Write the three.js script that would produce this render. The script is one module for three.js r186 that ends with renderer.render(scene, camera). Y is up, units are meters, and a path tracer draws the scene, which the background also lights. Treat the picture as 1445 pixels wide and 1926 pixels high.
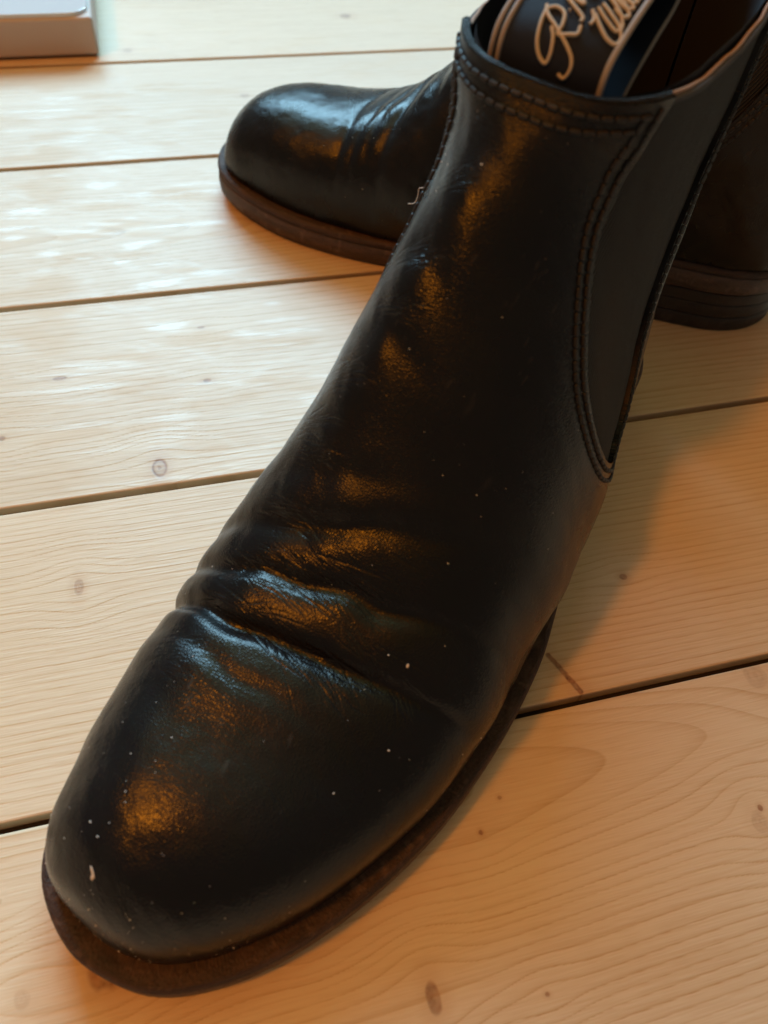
import * as THREE from 'three';
import { RoundedBoxGeometry } from 'three/addons/geometries/RoundedBoxGeometry.js';
import { mergeGeometries } from 'three/addons/utils/BufferGeometryUtils.js';
import { RectAreaLightUniformsLib } from 'three/addons/lights/RectAreaLightUniformsLib.js';

// ------------------------------------------------------------------ camera, light, exposure
const scene = new THREE.Scene();
const camera = new THREE.PerspectiveCamera(67, 768 / 1024, 0.02, 30);
camera.position.set(0, 0.25, 0);
camera.rotation.set(-0.9405, 0, 0.1163);
camera.focus = 0.27;
camera.userData.fStop = 11;

const renderer = new THREE.WebGLRenderer({ antialias: true });
renderer.toneMapping = THREE.LinearToneMapping;
renderer.toneMappingExposure = 1.0;
renderer.shadowMap.enabled = true;
RectAreaLightUniformsLib.init();

// a wide two-pane window beyond the boots, and a warm bulb hanging to their left
const WINDOW_AT = new THREE.Vector3(-0.52, 1.66, -2.1), PANE = [0.88, 1.28], PANES = [-0.485, 0.485];
const WINDOW_COLOUR = new THREE.Color().setRGB(0.41, 0.765, 1.0), WINDOW_POWER = 20.5;
const windowLights = PANES.map((x, n) => { const l = new THREE.RectAreaLight(WINDOW_COLOUR, WINDOW_POWER, PANE[0], PANE[1]); l.name = n ? 'window_daylight_001' : 'window_daylight'; l.position.set(WINDOW_AT.x + x, WINDOW_AT.y, WINDOW_AT.z); l.lookAt(l.position.x, l.position.y, 0); scene.add(l); return l; });
const LAMP_AT = new THREE.Vector3(-0.95, 1.9, 0.50), LAMP_COLOUR = new THREE.Color().setRGB(1.0, 0.30, 0.012), LAMP_POWER = 4.9;
const lampLight = new THREE.PointLight(LAMP_COLOUR, LAMP_POWER, 0, 2);
lampLight.name = 'lamp_glow'; lampLight.position.copy(LAMP_AT); lampLight.castShadow = true; lampLight.shadow.radius = 4.5; scene.add(lampLight);
scene.background = new THREE.Color().setRGB(0.135, 0.12, 0.10);   // the dim rest of the room

// ------------------------------------------------------------------ helpers
let seed = 7;
const rnd = () => { seed = (seed * 1664525 + 1013904223) >>> 0; return seed / 4294967296; };
const clamp = (x, a = 0, b = 1) => Math.min(b, Math.max(a, x));
const sstep = (a, b, x) => { const t = clamp((x - a) / (b - a)); return t * t * (3 - 2 * t); };
const lerp = (a, b, t) => a + (b - a) * t;
function hash(x, y, k = 0) { let h = (x * 374761393 + y * 668265263 + k * 2147483647) | 0; h = Math.imul(h ^ (h >>> 13), 1274126177); h ^= h >>> 16; return (h >>> 0) / 4294967296; }
function noise(x, y, k = 0) {
  const xi = Math.floor(x), yi = Math.floor(y), fx = x - xi, fy = y - yi, u = fx * fx * (3 - 2 * fx), v = fy * fy * (3 - 2 * fy);
  const a = hash(xi, yi, k), b = hash(xi + 1, yi, k), c = hash(xi, yi + 1, k), d = hash(xi + 1, yi + 1, k);
  return a + (b - a) * u + (c - a) * v + (a - b - c + d) * u * v;
}
const fbm = (x, y, k = 0, n = 4) => { let s = 0, a = 0.5, t = 0; for (let i = 0; i < n; i++) { s += a * noise(x, y, k + i * 17); t += a; a *= 0.5; x *= 2.03; y *= 2.03; } return s / t; };
function dataTexture(w, h, data, srgb = false, wrap = THREE.RepeatWrapping) {
  const t = new THREE.DataTexture(data, w, h, THREE.RGBAFormat, THREE.UnsignedByteType);
  t.magFilter = THREE.LinearFilter; t.minFilter = THREE.LinearFilter; t.wrapS = t.wrapT = wrap;
  if (srgb) t.colorSpace = THREE.SRGBColorSpace;
  t.needsUpdate = true; return t;
}
const toS = (c) => 255 * (c <= 0.0031308 ? c * 12.92 : 1.055 * Math.pow(c, 1 / 2.4) - 0.055);
function mesh(name, geometry, material, parent) {
  const m = new THREE.Mesh(geometry, material); m.name = name; m.castShadow = m.receiveShadow = true; parent.add(m); return m;
}
function tag(o, label, category, group) { o.userData.label = label; o.userData.category = category; if (group) o.userData.group = group; return o; }
function buffer(pos, index, uv, normals) {
  const g = new THREE.BufferGeometry();
  g.setAttribute('position', new THREE.Float32BufferAttribute(pos, 3));
  if (uv) g.setAttribute('uv', new THREE.Float32BufferAttribute(uv, 2));
  if (index) g.setIndex(index);
  if (normals) g.setAttribute('normal', new THREE.Float32BufferAttribute(normals, 3)); else g.computeVertexNormals();
  return g;
}

// ------------------------------------------------------------------ floor of pine planks
const YAW = 0.3388, PITCH = 0.11985, U0 = -0.560325, GAP = 0.0031;
const floor = new THREE.Group(); floor.name = 'floor'; floor.rotation.y = YAW; floor.userData.kind = 'structure';
floor.userData.label = 'varnished pale pine plank floor with dark open joints'; scene.add(floor);
const FE = [Math.cos(YAW), -Math.sin(YAW)], FN = [Math.sin(YAW), Math.cos(YAW)];

// knots: plank number, distance along the plank, distance across from its far edge, size along and across, tone 0 pale .. 1 dark, kind
const KNOTS = [[2, -0.024, 0.1078, 0.0028, 0.0049, 0.8, "r"], [3, -0.0565, 0.0385, 0.0017, 0.0034, 0.62, "k"], [2, 0.0005, 0.0615, 0.0019, 0.0012, 0.75, "d"], [2, -0.062, 0.0491, 0.0033, 0.0012, 0.6, "d"], [-1, 0.1425, 0.0604, 0.0047, 0.0034, 0.5, "d"], [0, 0.0524, 0.0503, 0.0034, 0.0026, 0.35, "d"], [3, 0.1441, 0.0753, 0.0016, 0.0013, 0.7, "d"], [4, 0.1496, 0.0496, 0.0026, 0.0034, 0.28, "k"], [4, 0.0339, 0.0705, 0.0021, 0.0044, 0.55, "d"], [4, -0.0519, 0.0418, 0.005, 0.0062, 0.7, "d"], [2, -0.0852, 0.0804, 0.0015, 0.0014, 0.5, "d"], [4, -0.0739, 0.0447, 0.002, 0.0025, 0.25, "k"], [4, 0.0605, 0.0323, 0.0007, 0.0008, 0.7, "d"], [2, 0.0015, 0.0259, 0.002, 0.0009, 0.5, "d"], [4, 0.1518, 0.0459, 0.0009, 0.0011, 0.7, "d"], [4, 0.0697, 0.0236, 0.0007, 0.0006, 0.5, "d"], [-1, -0.0163, 0.1018, 0.0032, 0.0031, 0.4, "k"], [4, 0.1744, 0.0037, 0.0042, 0.0048, 0.3, "k"], [4, 0.0653, 0.0775, 0.0007, 0.0006, 0.6, "d"], [4, 0.0033, 0.0477, 0.0005, 0.0009, 0.5, "d"], [3, 0.1032, 0.1001, 0.0062, 0.0154, 1, "s"]];
function woodMaps(k, u0, span, W, H) {
  const col = new Uint8Array(W * H * 4), rgh = new Uint8Array(W * H * 4), bmp = new Uint8Array(W * H * 4);
  const width = PITCH - GAP, K = k + 20;
  const knots = KNOTS.filter((q) => q[0] === k);
  const cath = hash(K, 3) < 0.4 || k === 4, vc = k === 4 ? 0.02 : width * (0.2 + 0.6 * hash(K, 9)), ringGap = 0.0024 + 0.0018 * hash(K, 5), uc = k === 4 ? 0.20 : 0.1 + 0.4 * hash(K, 6);
  const tint = 0.94 + 0.1 * hash(K, 11), smear = k <= 2 ? 1 : 0.25;
  for (let j = 0; j < H; j++) for (let i = 0; i < W; i++) {
    const u = u0 + (i + 0.5) / W * span, v0 = (j + 0.5) / H * width; let v = v0, knotDark = 0, knotRed = 0, ring = 0;
    for (const [, ku, kv, a, b, tone, kind] of knots) {
      const du = u - ku, dv = v0 - kv;
      if (kind === 's') {                                       // a branch cut lengthwise: a slanting dark streak
        const tt = clamp((du * a + dv * b) / (a * a + b * b)), ex = du - tt * a, ey = dv - tt * b, dd = Math.hypot(ex, ey);
        const wv = 0.0011 + 0.0004 * noise(u * 900, v0 * 900, K), f = 1 - sstep(wv * 0.5, wv, dd); knotDark = Math.max(knotDark, f * 0.75);
        const f2 = 1 - sstep(wv, wv * 6, Math.abs(dd)); knotRed = Math.max(knotRed, f2 * 0.22); continue;
      }
      const sh = 1.6 * a + 0.006, sw = 1.5 * b + 0.003;
      v -= (dv) * 0.62 * Math.exp(-(du * du) / (2 * sh * sh) - (dv * dv) / (2 * sw * sw) * 0.6);
      const wob = 0.25 * (noise(u * 420, v0 * 420, K + 2) - 0.5), r = Math.hypot(du / a, dv / b) * (1 + wob);
      if (r < 3.2) {
        const rim = Math.exp(-((r - 0.92) ** 2) / 0.03), body = 1 - sstep(0.75, 1.1, r), halo = 1 - sstep(0.8, 3.0, r);
        knotDark = Math.max(knotDark, tone * (kind === 'd' ? body : kind === 'r' ? 0.35 * body + 0.75 * rim : 0.5 * body + 0.35 * rim * noise(u * 300, v0 * 300, K + 3) + 0.25 * body * (0.5 + 0.5 * Math.sin(r * 14))));
        knotRed = Math.max(knotRed, halo * 0.42 * tone);
        if (r < 0.2) knotDark = Math.max(knotDark, tone * 0.8);
      }
    }
    const slow = (fbm(u * 2.2, v * 9, K, 3) - 0.5) * 0.013 + (fbm(u * 9, v * 30, K + 5, 2) - 0.5) * 0.0022;
    const calm = k === 4 ? 0.55 : 1; let d = cath ? Math.hypot(v - vc + slow * 0.4 * calm, 0.030 + (u - uc) * 0.085 + slow * calm) : v + slow;
    d += 0.0035 * (noise(d * 160, 0.3, K + 8) - 0.5);
    const F = d / ringGap, id = Math.floor(F), fr = F - id, amp = 0.45 + 0.55 * hash(id, K, 21);
    const late = amp * (Math.pow(fr, 5.5) * (1 - sstep(0.96, 1.0, fr)) * 1.35);
    const fibre = noise(u * 160, v0 * 5200, K + 31) - 0.5, fibre2 = noise(u * 34, v0 * 1500, K + 33) - 0.5, blot = fbm(u * 7, v0 * 22, K + 35, 3) - 0.5;
    const flecks = noise(u * 700, v0 * 5200, K + 36) > 0.93 ? 0.10 : 0;
    let m = clamp((k === 4 ? 0.72 : 0.72) * late + 0.30 * fibre + 0.24 * fibre2 + 0.22 * blot + flecks * 0.5 + 0.08, 0, 1);
    const L = 1 - 0.06 * blot;
    let R = lerp(0.645, 0.46, m) * tint * L, G = lerp(0.495, 0.285, m) * tint * L, B = lerp(0.335, 0.135, m) * tint * L;
    R = lerp(R, 0.42, knotRed); G = lerp(G, 0.21, knotRed); B = lerp(B, 0.095, knotRed);
    const kd = clamp(knotDark) * (0.85 + 0.3 * noise(u * 1500, v0 * 1500, K + 40));
    const core = 0.45 + 0.55 * noise(u * 900, v0 * 700, K + 43), kk = clamp(kd * (0.75 + 0.5 * noise(u * 600, v0 * 600, K + 44)));
    R = lerp(R, 0.30 * core, kk); G = lerp(G, 0.115 * core, kk); B = lerp(B, 0.045 * core, kk);
    const n = (j * W + i) * 4;
    col[n] = toS(R); col[n + 1] = toS(G); col[n + 2] = toS(B); col[n + 3] = 255;
    // varnish: satin, with glossy drag marks and dull worn patches
    const ang = 0.9 * (noise(u * 5, v0 * 9, K + 50) - 0.5), su = u + v0 * ang * 2;
    const su2 = u - v0 * 1.3, sv2 = v0 + u * 0.5;
    const area = sstep(0.36, 0.60, fbm(u * 8 + 3, v0 * 8, 54, 2)), drag = area * Math.max(sstep(0.54, 0.80, fbm(su * 34, v0 * 170 + 8 * noise(u * 9, v0 * 9, 52), 51, 4)), 0.35 * sstep(0.58, 0.82, fbm(su2 * 120, sv2 * 45, 58, 4)));
    const worn = sstep(0.5, 0.75, fbm(u * 30, v0 * 120, 56, 3));
    const ro = clamp(0.45 - 0.15 * drag * smear + 0.09 * worn + 0.06 * fibre + 0.05 * (late > 0.5 ? -1 : 0), 0.12, 0.9);
    rgh[n] = rgh[n + 1] = rgh[n + 2] = 255 * ro; rgh[n + 3] = 255;
    const hgt = clamp(0.5 + 0.28 * late + 0.22 * fibre + 0.10 * fibre2 - 0.35 * kd + 0.15 * drag * smear);
    bmp[n] = bmp[n + 1] = bmp[n + 2] = 255 * hgt; bmp[n + 3] = 255;
  }
  const M = THREE.MirroredRepeatWrapping;
  return [dataTexture(W, H, col, true, M), dataTexture(W, H, rgh, false, M), dataTexture(W, H, bmp, false, M)];
}
function plankGeometry(x0, x1, z0, z1, u0, span) {
  // long board with eased edges; uv in the frame of the wood maps
  const c = 0.0007, prof = [[z0, -0.0058], [z0, -c], [z0 + 0.3 * c, -0.3 * c], [z0 + c, 0], [z1 - c, 0], [z1 - 0.3 * c, -0.3 * c], [z1, -c], [z1, -0.0058]];
  const pos = [], uv = [], idx = [], nrm = [];
  for (let i = 0; i < prof.length - 1; i++) {
    const [za, ya] = prof[i], [zb, yb] = prof[i + 1], b = pos.length / 3, n = new THREE.Vector3(0, zb - za, -(yb - ya)).normalize();
    for (const x of [x0, x1]) for (const [z, y] of [[za, ya], [zb, yb]]) { pos.push(x, y, z); uv.push((x - u0) / span, clamp((z - z0) / (z1 - z0), 0.002, 0.998)); nrm.push(0, n.y, n.z); }
    idx.push(b, b + 1, b + 2, b + 1, b + 3, b + 2);
  }
  return buffer(pos, idx, uv, nrm);
}
for (let k = -6; k <= 7; k++) {
  const near = k >= 3, seen = k >= -1 && k <= 5, u0 = near ? -0.17 : -0.22, span = near ? 0.62 : 0.92;
  const maps = woodMaps(k, u0, seen ? span : 2, seen ? 2048 : 512, seen ? (near ? 448 : 320) : 64);
  const m = new THREE.MeshPhysicalMaterial({ map: maps[0], roughnessMap: maps[1], bumpMap: maps[2], bumpScale: 0.00026, roughness: 1, ior: 1.5 });
  m.name = 'varnished_pine';
  const p = mesh('plank', plankGeometry(-1.6, 1.9, U0 + k * PITCH + GAP / 2, U0 + (k + 1) * PITCH - GAP / 2, u0, seen ? span : 2), m, floor);
  if (k > -6) p.name = 'plank_' + String(k + 6).padStart(3, '0');
}
const darkGap = new THREE.MeshStandardMaterial({ color: new THREE.Color().setRGB(0.014, 0.009, 0.006), roughness: 0.95 });
{ const g = new THREE.BoxGeometry(3.5, 0.01, 14 * PITCH); g.translate(0.15, -0.0110, U0 + PITCH); mesh('subfloor', g, darkGap, floor); }

// ------------------------------------------------------------------ boot: plan outline, section rows, surface
const OUT = [[-0.0022, -0.008], [0.0000, 0.0062], [0.0034, 0.0140], [0.0095, 0.0216], [0.0195, 0.0298], [0.0325, 0.0372], [0.0450, 0.0424], [0.0632, 0.0480], [0.0812, 0.0516], [0.0978, 0.0530], [0.117, 0.0534],
  [0.1345, 0.0524], [0.149, 0.0505], [0.163, 0.0470], [0.19, 0.0390], [0.22, 0.0315], [0.25, 0.0275], [0.275, 0.0245], [0.291, 0.0165], [0.3005, 0.0045], [0.3035, -0.008],
  [0.3005, -0.0205], [0.291, -0.0325], [0.275, -0.0405], [0.25, -0.0430], [0.22, -0.0430], [0.19, -0.0430], [0.16, -0.0455], [0.13, -0.0500], [0.10, -0.0535], [0.075, -0.0538], [0.05, -0.0510], [0.032, -0.0455], [0.0165, -0.0383], [0.0066, -0.0306], [0.0011, -0.0212]];
const outCurve = new THREE.CatmullRomCurve3(OUT.map(([x, z]) => new THREE.Vector3(x, 0, z)), true, 'centripetal');
const OUTLINE = outCurve.getSpacedPoints(240).slice(0, 240).map((p) => [p.x, p.z]);
function offsetOutline(pts, dist) {
  const n = pts.length;
  return pts.map(([x, z], i) => {
    const a = pts[(i + n - 1) % n], b = pts[(i + 1) % n], tx = b[0] - a[0], tz = b[1] - a[1], l = Math.hypot(tx, tz), d = typeof dist === 'function' ? dist(x, z) : dist;
    return [x + tz / l * d, z - tx / l * d];                     // inwards for this winding
  });
}
const SOLE = 0.0150, feather = (x) => SOLE + 0.0045 * clamp(1 - x / 0.09) ** 2 + 0.0215 * sstep(0.150, 0.247, x);
const weltInset = (x, z) => lerp(lerp(0.0064, 0.0034, sstep(-0.008, -0.030, z)), lerp(z > 0 ? 0.0056 : 0.0046, 0.0028, sstep(0.15, 0.25, x)), sstep(0.01, 0.10, x));
const UPLINE = offsetOutline(OUTLINE, weltInset);
let iMin = 0, iMax = 0; UPLINE.forEach(([x], i) => { if (x < UPLINE[iMin][0]) iMin = i; if (x > UPLINE[iMax][0]) iMax = i; });
const XMIN = UPLINE[iMin][0], XMAX = UPLINE[iMax][0];
const sideR = [], sideL = []; { const n = UPLINE.length; for (let i = iMin; ; i = (i + 1) % n) { sideR.push(UPLINE[i]); if (i === iMax) break; } for (let i = iMin; ; i = (i + n - 1) % n) { sideL.push(UPLINE[i]); if (i === iMax) break; } }
function zAt(side, x) {
  if (x <= side[0][0]) return side[0][1];
  for (let i = 1; i < side.length; i++) if (side[i][0] >= x) { const [xa, za] = side[i - 1], [xb, zb] = side[i]; return lerp(za, zb, xb > xa ? (x - xa) / (xb - xa) : 1); }
  return side[side.length - 1][1];
}
const RIDGE = -0.008;
// rows: Tx, Ty, Bx, By, ridge z, wR, wL, zendR, zendL, v0, nt, nb
const ROWS = [];
const toeH = [[0, 0], [0.0005, 0.0062], [0.0018, 0.0122], [0.0045, 0.0190], [0.009, 0.0250], [0.015, 0.0305], [0.024, 0.0355], [0.036, 0.0390], [0.050, 0.0404], [0.066, 0.0415], [0.080, 0.0445]];
for (const [dx, h] of toeH) {
  const x = XMIN + dx, f = feather(x), tip = UPLINE[iMin][1], c = lerp(tip, RIDGE, sstep(0, 0.02, dx)), eR = Math.max(0, zAt(sideR, x) - c), eL = Math.max(0, c - zAt(sideL, x));
  const g = 1 + 0.02 * sstep(0, 0.03, dx), gl = 1 + 0.02 * sstep(0.01, 0.05, dx);
  const m = lerp(c, -0.0190, sstep(0.012, 0.085, dx)), sh = m - c;                       // the ridge runs nearer the medial side
  ROWS.push([x, f + h, x, f - 0.0015, m, eR * g + 1e-5 - sh, eL * gl + 1e-5 + sh - 0.0026 * sstep(0.010, 0.03, dx) * (1 - sstep(0.06, 0.08, dx)), Math.max(0, eR - sh), Math.max(0, Math.min(eL, eL * gl - 0.0022) + sh), 0.26, lerp(2.0, 2.15, sstep(0, 0.05, dx)), 2]);
}
const wR_ = (x, c) => zAt(sideR, x) - c, wL_ = (x, c) => c - zAt(sideL, x);
for (const [tx, ty, bx, c0, wr, wl, v0, nt, sh] of [
  [0.1005, 0.0675, 0.108, -0.0120, 0.0606, 0.0412, 0.27, 2.15, 0.0085], [0.1135, 0.0795, 0.133, -0.0140, 0.0616, 0.0395, 0.28, 2.1, 0.0075], [0.1255, 0.0930, 0.159, -0.0152, 0.0615, 0.0358, 0.29, 2.05, 0.0058], [0.137, 0.1070, 0.185, -0.0157, 0.0607, 0.0335, 0.31, 2.0, 0.0040],
  [0.149, 0.1215, 0.213, -0.0158, 0.0556, 0.0322, 0.34, 2.0, 0.0026], [0.1595, 0.1345, 0.243, -0.0153, 0.0480, 0.0325, 0.38, 2.05, 0.0014], [0.168, 0.1455, 0.270, -0.0143, 0.0410, 0.0330, 0.42, 2.1, 0.0005], [0.1738, 0.1525, 0.2905, -0.0133, 0.0370, 0.0343, 0.45, 2.15, 0]]) {
  const c = c0 - sh; ROWS.push([tx, ty, bx, feather(bx) - 0.0015, c, wr + sh, wl - sh, Math.max(0.002, wR_(bx, c)), Math.max(0.002, wL_(bx, c)), v0, nt, 2.2]);
}
for (const [tx, ty, bx, by, c, wr, wl, v0, nt, e] of [[0.1778, 0.1580, 0.3000, 0.050, -0.0123, 0.0340, 0.0350, 0.46, 2.3, 0.004], [0.1803, 0.1617, 0.3035, 0.074, -0.0116, 0.0320, 0.0354, 0.47, 2.5, 0.001], [0.1820, 0.1646, 0.3020, 0.105, -0.0110, 0.0308, 0.0356, 0.48, 2.8, 0.0006], [0.1832, 0.1668, 0.2985, 0.140, -0.0106, 0.0303, 0.0354, 0.48, 3.0, 0.0005], [0.1840, 0.1688, 0.2960, 0.176, -0.0103, 0.0302, 0.0350, 0.48, 3.2, 0.0005]])
  ROWS.push([tx, ty, bx, by, c, wr, wl, e, e, v0, nt, 2.3]);
const NR = ROWS.length;
function rowAt(s) {                                             // s in 0..NR-1, Catmull-Rom through the rows
  const i = Math.min(NR - 2, Math.max(0, Math.floor(s))), t = s - i, a = ROWS[Math.max(0, i - 1)], b = ROWS[i], c = ROWS[i + 1], d = ROWS[Math.min(NR - 1, i + 2)], t2 = t * t, t3 = t2 * t, out = [];
  for (let k = 0; k < 12; k++) {
    let m1 = (c[k] - a[k]) / 2, m2 = (d[k] - b[k]) / 2; const e = c[k] - b[k];
    if (k < 4 || (k > 4 && k < 9)) { if (e === 0) m1 = m2 = 0; else { m1 = e * clamp(m1 / e, 0, 2.6); m2 = e * clamp(m2 / e, 0, 2.6); } }
    out.push((2 * t3 - 3 * t2 + 1) * b[k] + (t3 - 2 * t2 + t) * m1 + (-2 * t3 + 3 * t2) * c[k] + (t3 - t2) * m2);
  }
  return out;
}
function basePoint(r, v, side, out) {                            // side +1 lateral, -1 medial; v 0 bottom or back, 1 top or front
  const [tx, ty, bx, by, c, wr, wl, er, el, v0, nt, nb] = r, w = side > 0 ? wr : wl, e = Math.min(side > 0 ? er : el, w);
  let z;
  if (v >= v0) { const q = clamp((v - v0) / (1 - v0)); z = w * Math.pow(Math.max(0, 1 - Math.pow(q, nt)), 1 / nt); }
  else { const q = clamp((v0 - v) / v0); z = e + (w - e) * Math.pow(Math.max(0, 1 - Math.pow(q, nb)), 1 / nb); }
  return out.set(bx + (tx - bx) * v, by + (ty - by) * v, c + side * z);
}
// folds across the vamp: station of the groove at z = -0.017, depth, half width, how far to each side it runs, ridge in front of it
const FOLDS_NEAR = [[0.0815, 0.0029, 0.0024, 0.050, 0.0021, 0.0115, 0], [0.0965, 0.0019, 0.0023, 0.040, 0.0013, 0.008, 0.1], [0.1105, 0.0014, 0.0028, 0.028, 0.0010, 0.007, 0.2], [0.1215, 0.0005, 0.0026, 0.016, 0.0004, 0.006, 0.1],
  [0.0695, 0.0006, 0.0028, 0.024, 0.0005, 0.006, -0.1], [0.146, 0.0006, 0.0030, 0.012, 0.0004, 0.007, -0.35], [0.158, 0.0006, 0.003, 0.012, 0.0004, 0.007, -0.4]];
const FOLDS_FAR = [[0.0775, 0.0009, 0.0026, 0.045, 0.0007, 0.010, 0], [0.0880, 0.0006, 0.0022, 0.036, 0.0005, 0.007, 0.1], [0.0970, 0.0007, 0.0022, 0.030, 0.0006, 0.007, 0.2], [0.1060, 0.0013, 0.0028, 0.030, 0.0014, 0.008, 0.2], [0.1185, 0.0008, 0.003, 0.024, 0.0006, 0.008, 0]];
function displacement(p, v, folds, K) {
  let d = 0; const zz = p.z + 0.017, top = sstep(0.18, 0.62, v);
  for (const [x0, depth, w, reach, bulge, bw, lean] of folds) {
    const xc = x0 + (0.14 + lean) * zz + 2.4 * zz * zz + 0.0016 * (noise(p.z * 90, x0 * 300, K) - 0.5) * 2;
    const fade = Math.exp(-(((zz * (zz > 0 ? 0.8 : 1)) / reach) ** 2)) * top, q = p.x - xc;
    d -= depth * fade * Math.exp(-((q / w) ** 2));
    d += bulge * fade * Math.exp(-(((q + bw) / bw) ** 2));
    d += bulge * 0.55 * fade * Math.exp(-(((q - bw * 0.8) / (bw * 0.7)) ** 2));
  }
  const low = fbm(p.x * 45 + 9, p.z * 45 + p.y * 30, K + 3, 3) - 0.5;
  d += low * 0.0016 * sstep(0.05, 0.12, p.x) + (fbm(p.x * 160, p.z * 160 + p.y * 120, K + 6, 2) - 0.5) * 0.0004;
  // slack side walls behind the ball
  d += 0.0008 * Math.sin(p.x * 150 + p.y * 60 + 1.5) * sstep(0.08, 0.12, p.x) * (1 - sstep(0.16, 0.22, p.x)) * (1 - sstep(0.5, 0.8, v)) * sstep(0.1, 0.3, v);
  return d;
}
// the elastic: front and back edge of its cut-out at each height, in side view
const GY = [0.0660, 0.0680, 0.0720, 0.0790, 0.0910, 0.1060, 0.1280, 0.1500, 0.1800], GF = [0.1975, 0.1905, 0.1850, 0.1787, 0.1748, 0.1757, 0.1850, 0.1945, 0.2010], GB = [0.1975, 0.2065, 0.2140, 0.2230, 0.2335, 0.2430, 0.2510, 0.2555, 0.2590];
function along(ys, vs, y) { if (y <= ys[0]) return vs[0]; for (let i = 1; i < ys.length; i++) if (y <= ys[i]) { const a = Math.max(0, i - 2), d = Math.min(ys.length - 1, i + 1), t = (y - ys[i - 1]) / (ys[i] - ys[i - 1]), h = ys[i] - ys[i - 1], m1 = (vs[i] - vs[a]) / (ys[i] - ys[a]) * h, m2 = (vs[d] - vs[i - 1]) / (ys[d] - ys[i - 1]) * h, t2 = t * t, t3 = t2 * t; return (2 * t3 - 3 * t2 + 1) * vs[i - 1] + (t3 - 2 * t2 + t) * m1 + (3 * t2 - 2 * t3) * vs[i] + (t3 - t2) * m2; } return vs[vs.length - 1]; }
const gx = (y) => (along(GY, GF, y) + along(GY, GB, y)) / 2, gh = (y) => (along(GY, GB, y) - along(GY, GF, y)) / 2;
function gussetField(x, y) { return y > 0.0662 ? (Math.abs(x - gx(y)) - gh(y)) * Math.min(1, 0.4 + (y - 0.06) * 16) : Math.hypot(x - gx(0.06), y - 0.0602); }

function makeSurface(folds, K, NS = 430, NJ = 130) {
  // grid of displaced points: i along the rows, j from medial bottom over the ridge to lateral bottom
  const nj = 2 * NJ + 1, P = [], B = [], V = [], uv = [], row = [], tmp = new THREE.Vector3();
  const sList = []; for (let i = 0; i <= NS; i++) { const t = i / NS; sList.push((NR - 1) * t); }
  for (let i = 0; i <= NS; i++) {
    const r = rowAt(sList[i]);
    for (let j = 0; j < nj; j++) {
      const side = j <= NJ ? -1 : 1, tt = j <= NJ ? j / NJ : (nj - 1 - j) / NJ, v = (1 - Math.cos(Math.PI * tt)) / 2;
      B.push(basePoint(r, v, side, new THREE.Vector3())); V.push(v);
    }
  }
  const at = (i, j) => B[i * nj + j], N = [], a = new THREE.Vector3(), b = new THREE.Vector3();
  const normalsOf = (A) => { const out = []; for (let i = 0; i <= NS; i++) for (let j = 0; j < nj; j++) {
    const i0 = Math.max(0, i - 1), i1 = Math.min(NS, i + 1), j0 = Math.max(0, j - 1), j1 = Math.min(nj - 1, j + 1);
    a.subVectors(A[i1 * nj + j], A[i0 * nj + j]); b.subVectors(A[i * nj + j1], A[i * nj + j0]); const n = new THREE.Vector3().crossVectors(a, b);
    if (n.lengthSq() < 1e-20) n.set(-1, 0, 0); out.push(n.normalize()); } return out; };
  const N0 = normalsOf(B);
  // make sure that normals point outwards
  const probe = N0[Math.round(NS * 0.45) * nj + NJ]; const flip = probe.y < 0; if (flip) N0.forEach((n) => n.negate());
  for (let k = 0; k < B.length; k++) P.push(B[k].clone().addScaledVector(N0[k], displacement(B[k], V[k], folds, K) * sstep(0, 0.006, B[k].x - XMIN)));
  const N1 = normalsOf(P); if (flip) N1.forEach((n) => n.negate());
  // uv in metres: along the boot, and across from the ridge
  let U = 0; for (let i = 0; i <= NS; i++) {
    if (i) { let d = 0; for (let j = 20; j < nj - 20; j += 20) d += P[i * nj + j].distanceTo(P[(i - 1) * nj + j]); U += d / Math.ceil((nj - 40) / 20); }
    const w = new Array(nj).fill(0); for (let j = NJ + 1; j < nj; j++) w[j] = w[j - 1] + P[i * nj + j].distanceTo(P[i * nj + j - 1]); for (let j = NJ - 1; j >= 0; j--) w[j] = w[j + 1] - P[i * nj + j].distanceTo(P[i * nj + j + 1]);
    for (let j = 0; j < nj; j++) uv.push(U / 0.40, w[j] / 0.40 + 0.5);
  }
  return { NS, NJ, nj, P, B, V, N: N1, uv, flip };
}
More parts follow.
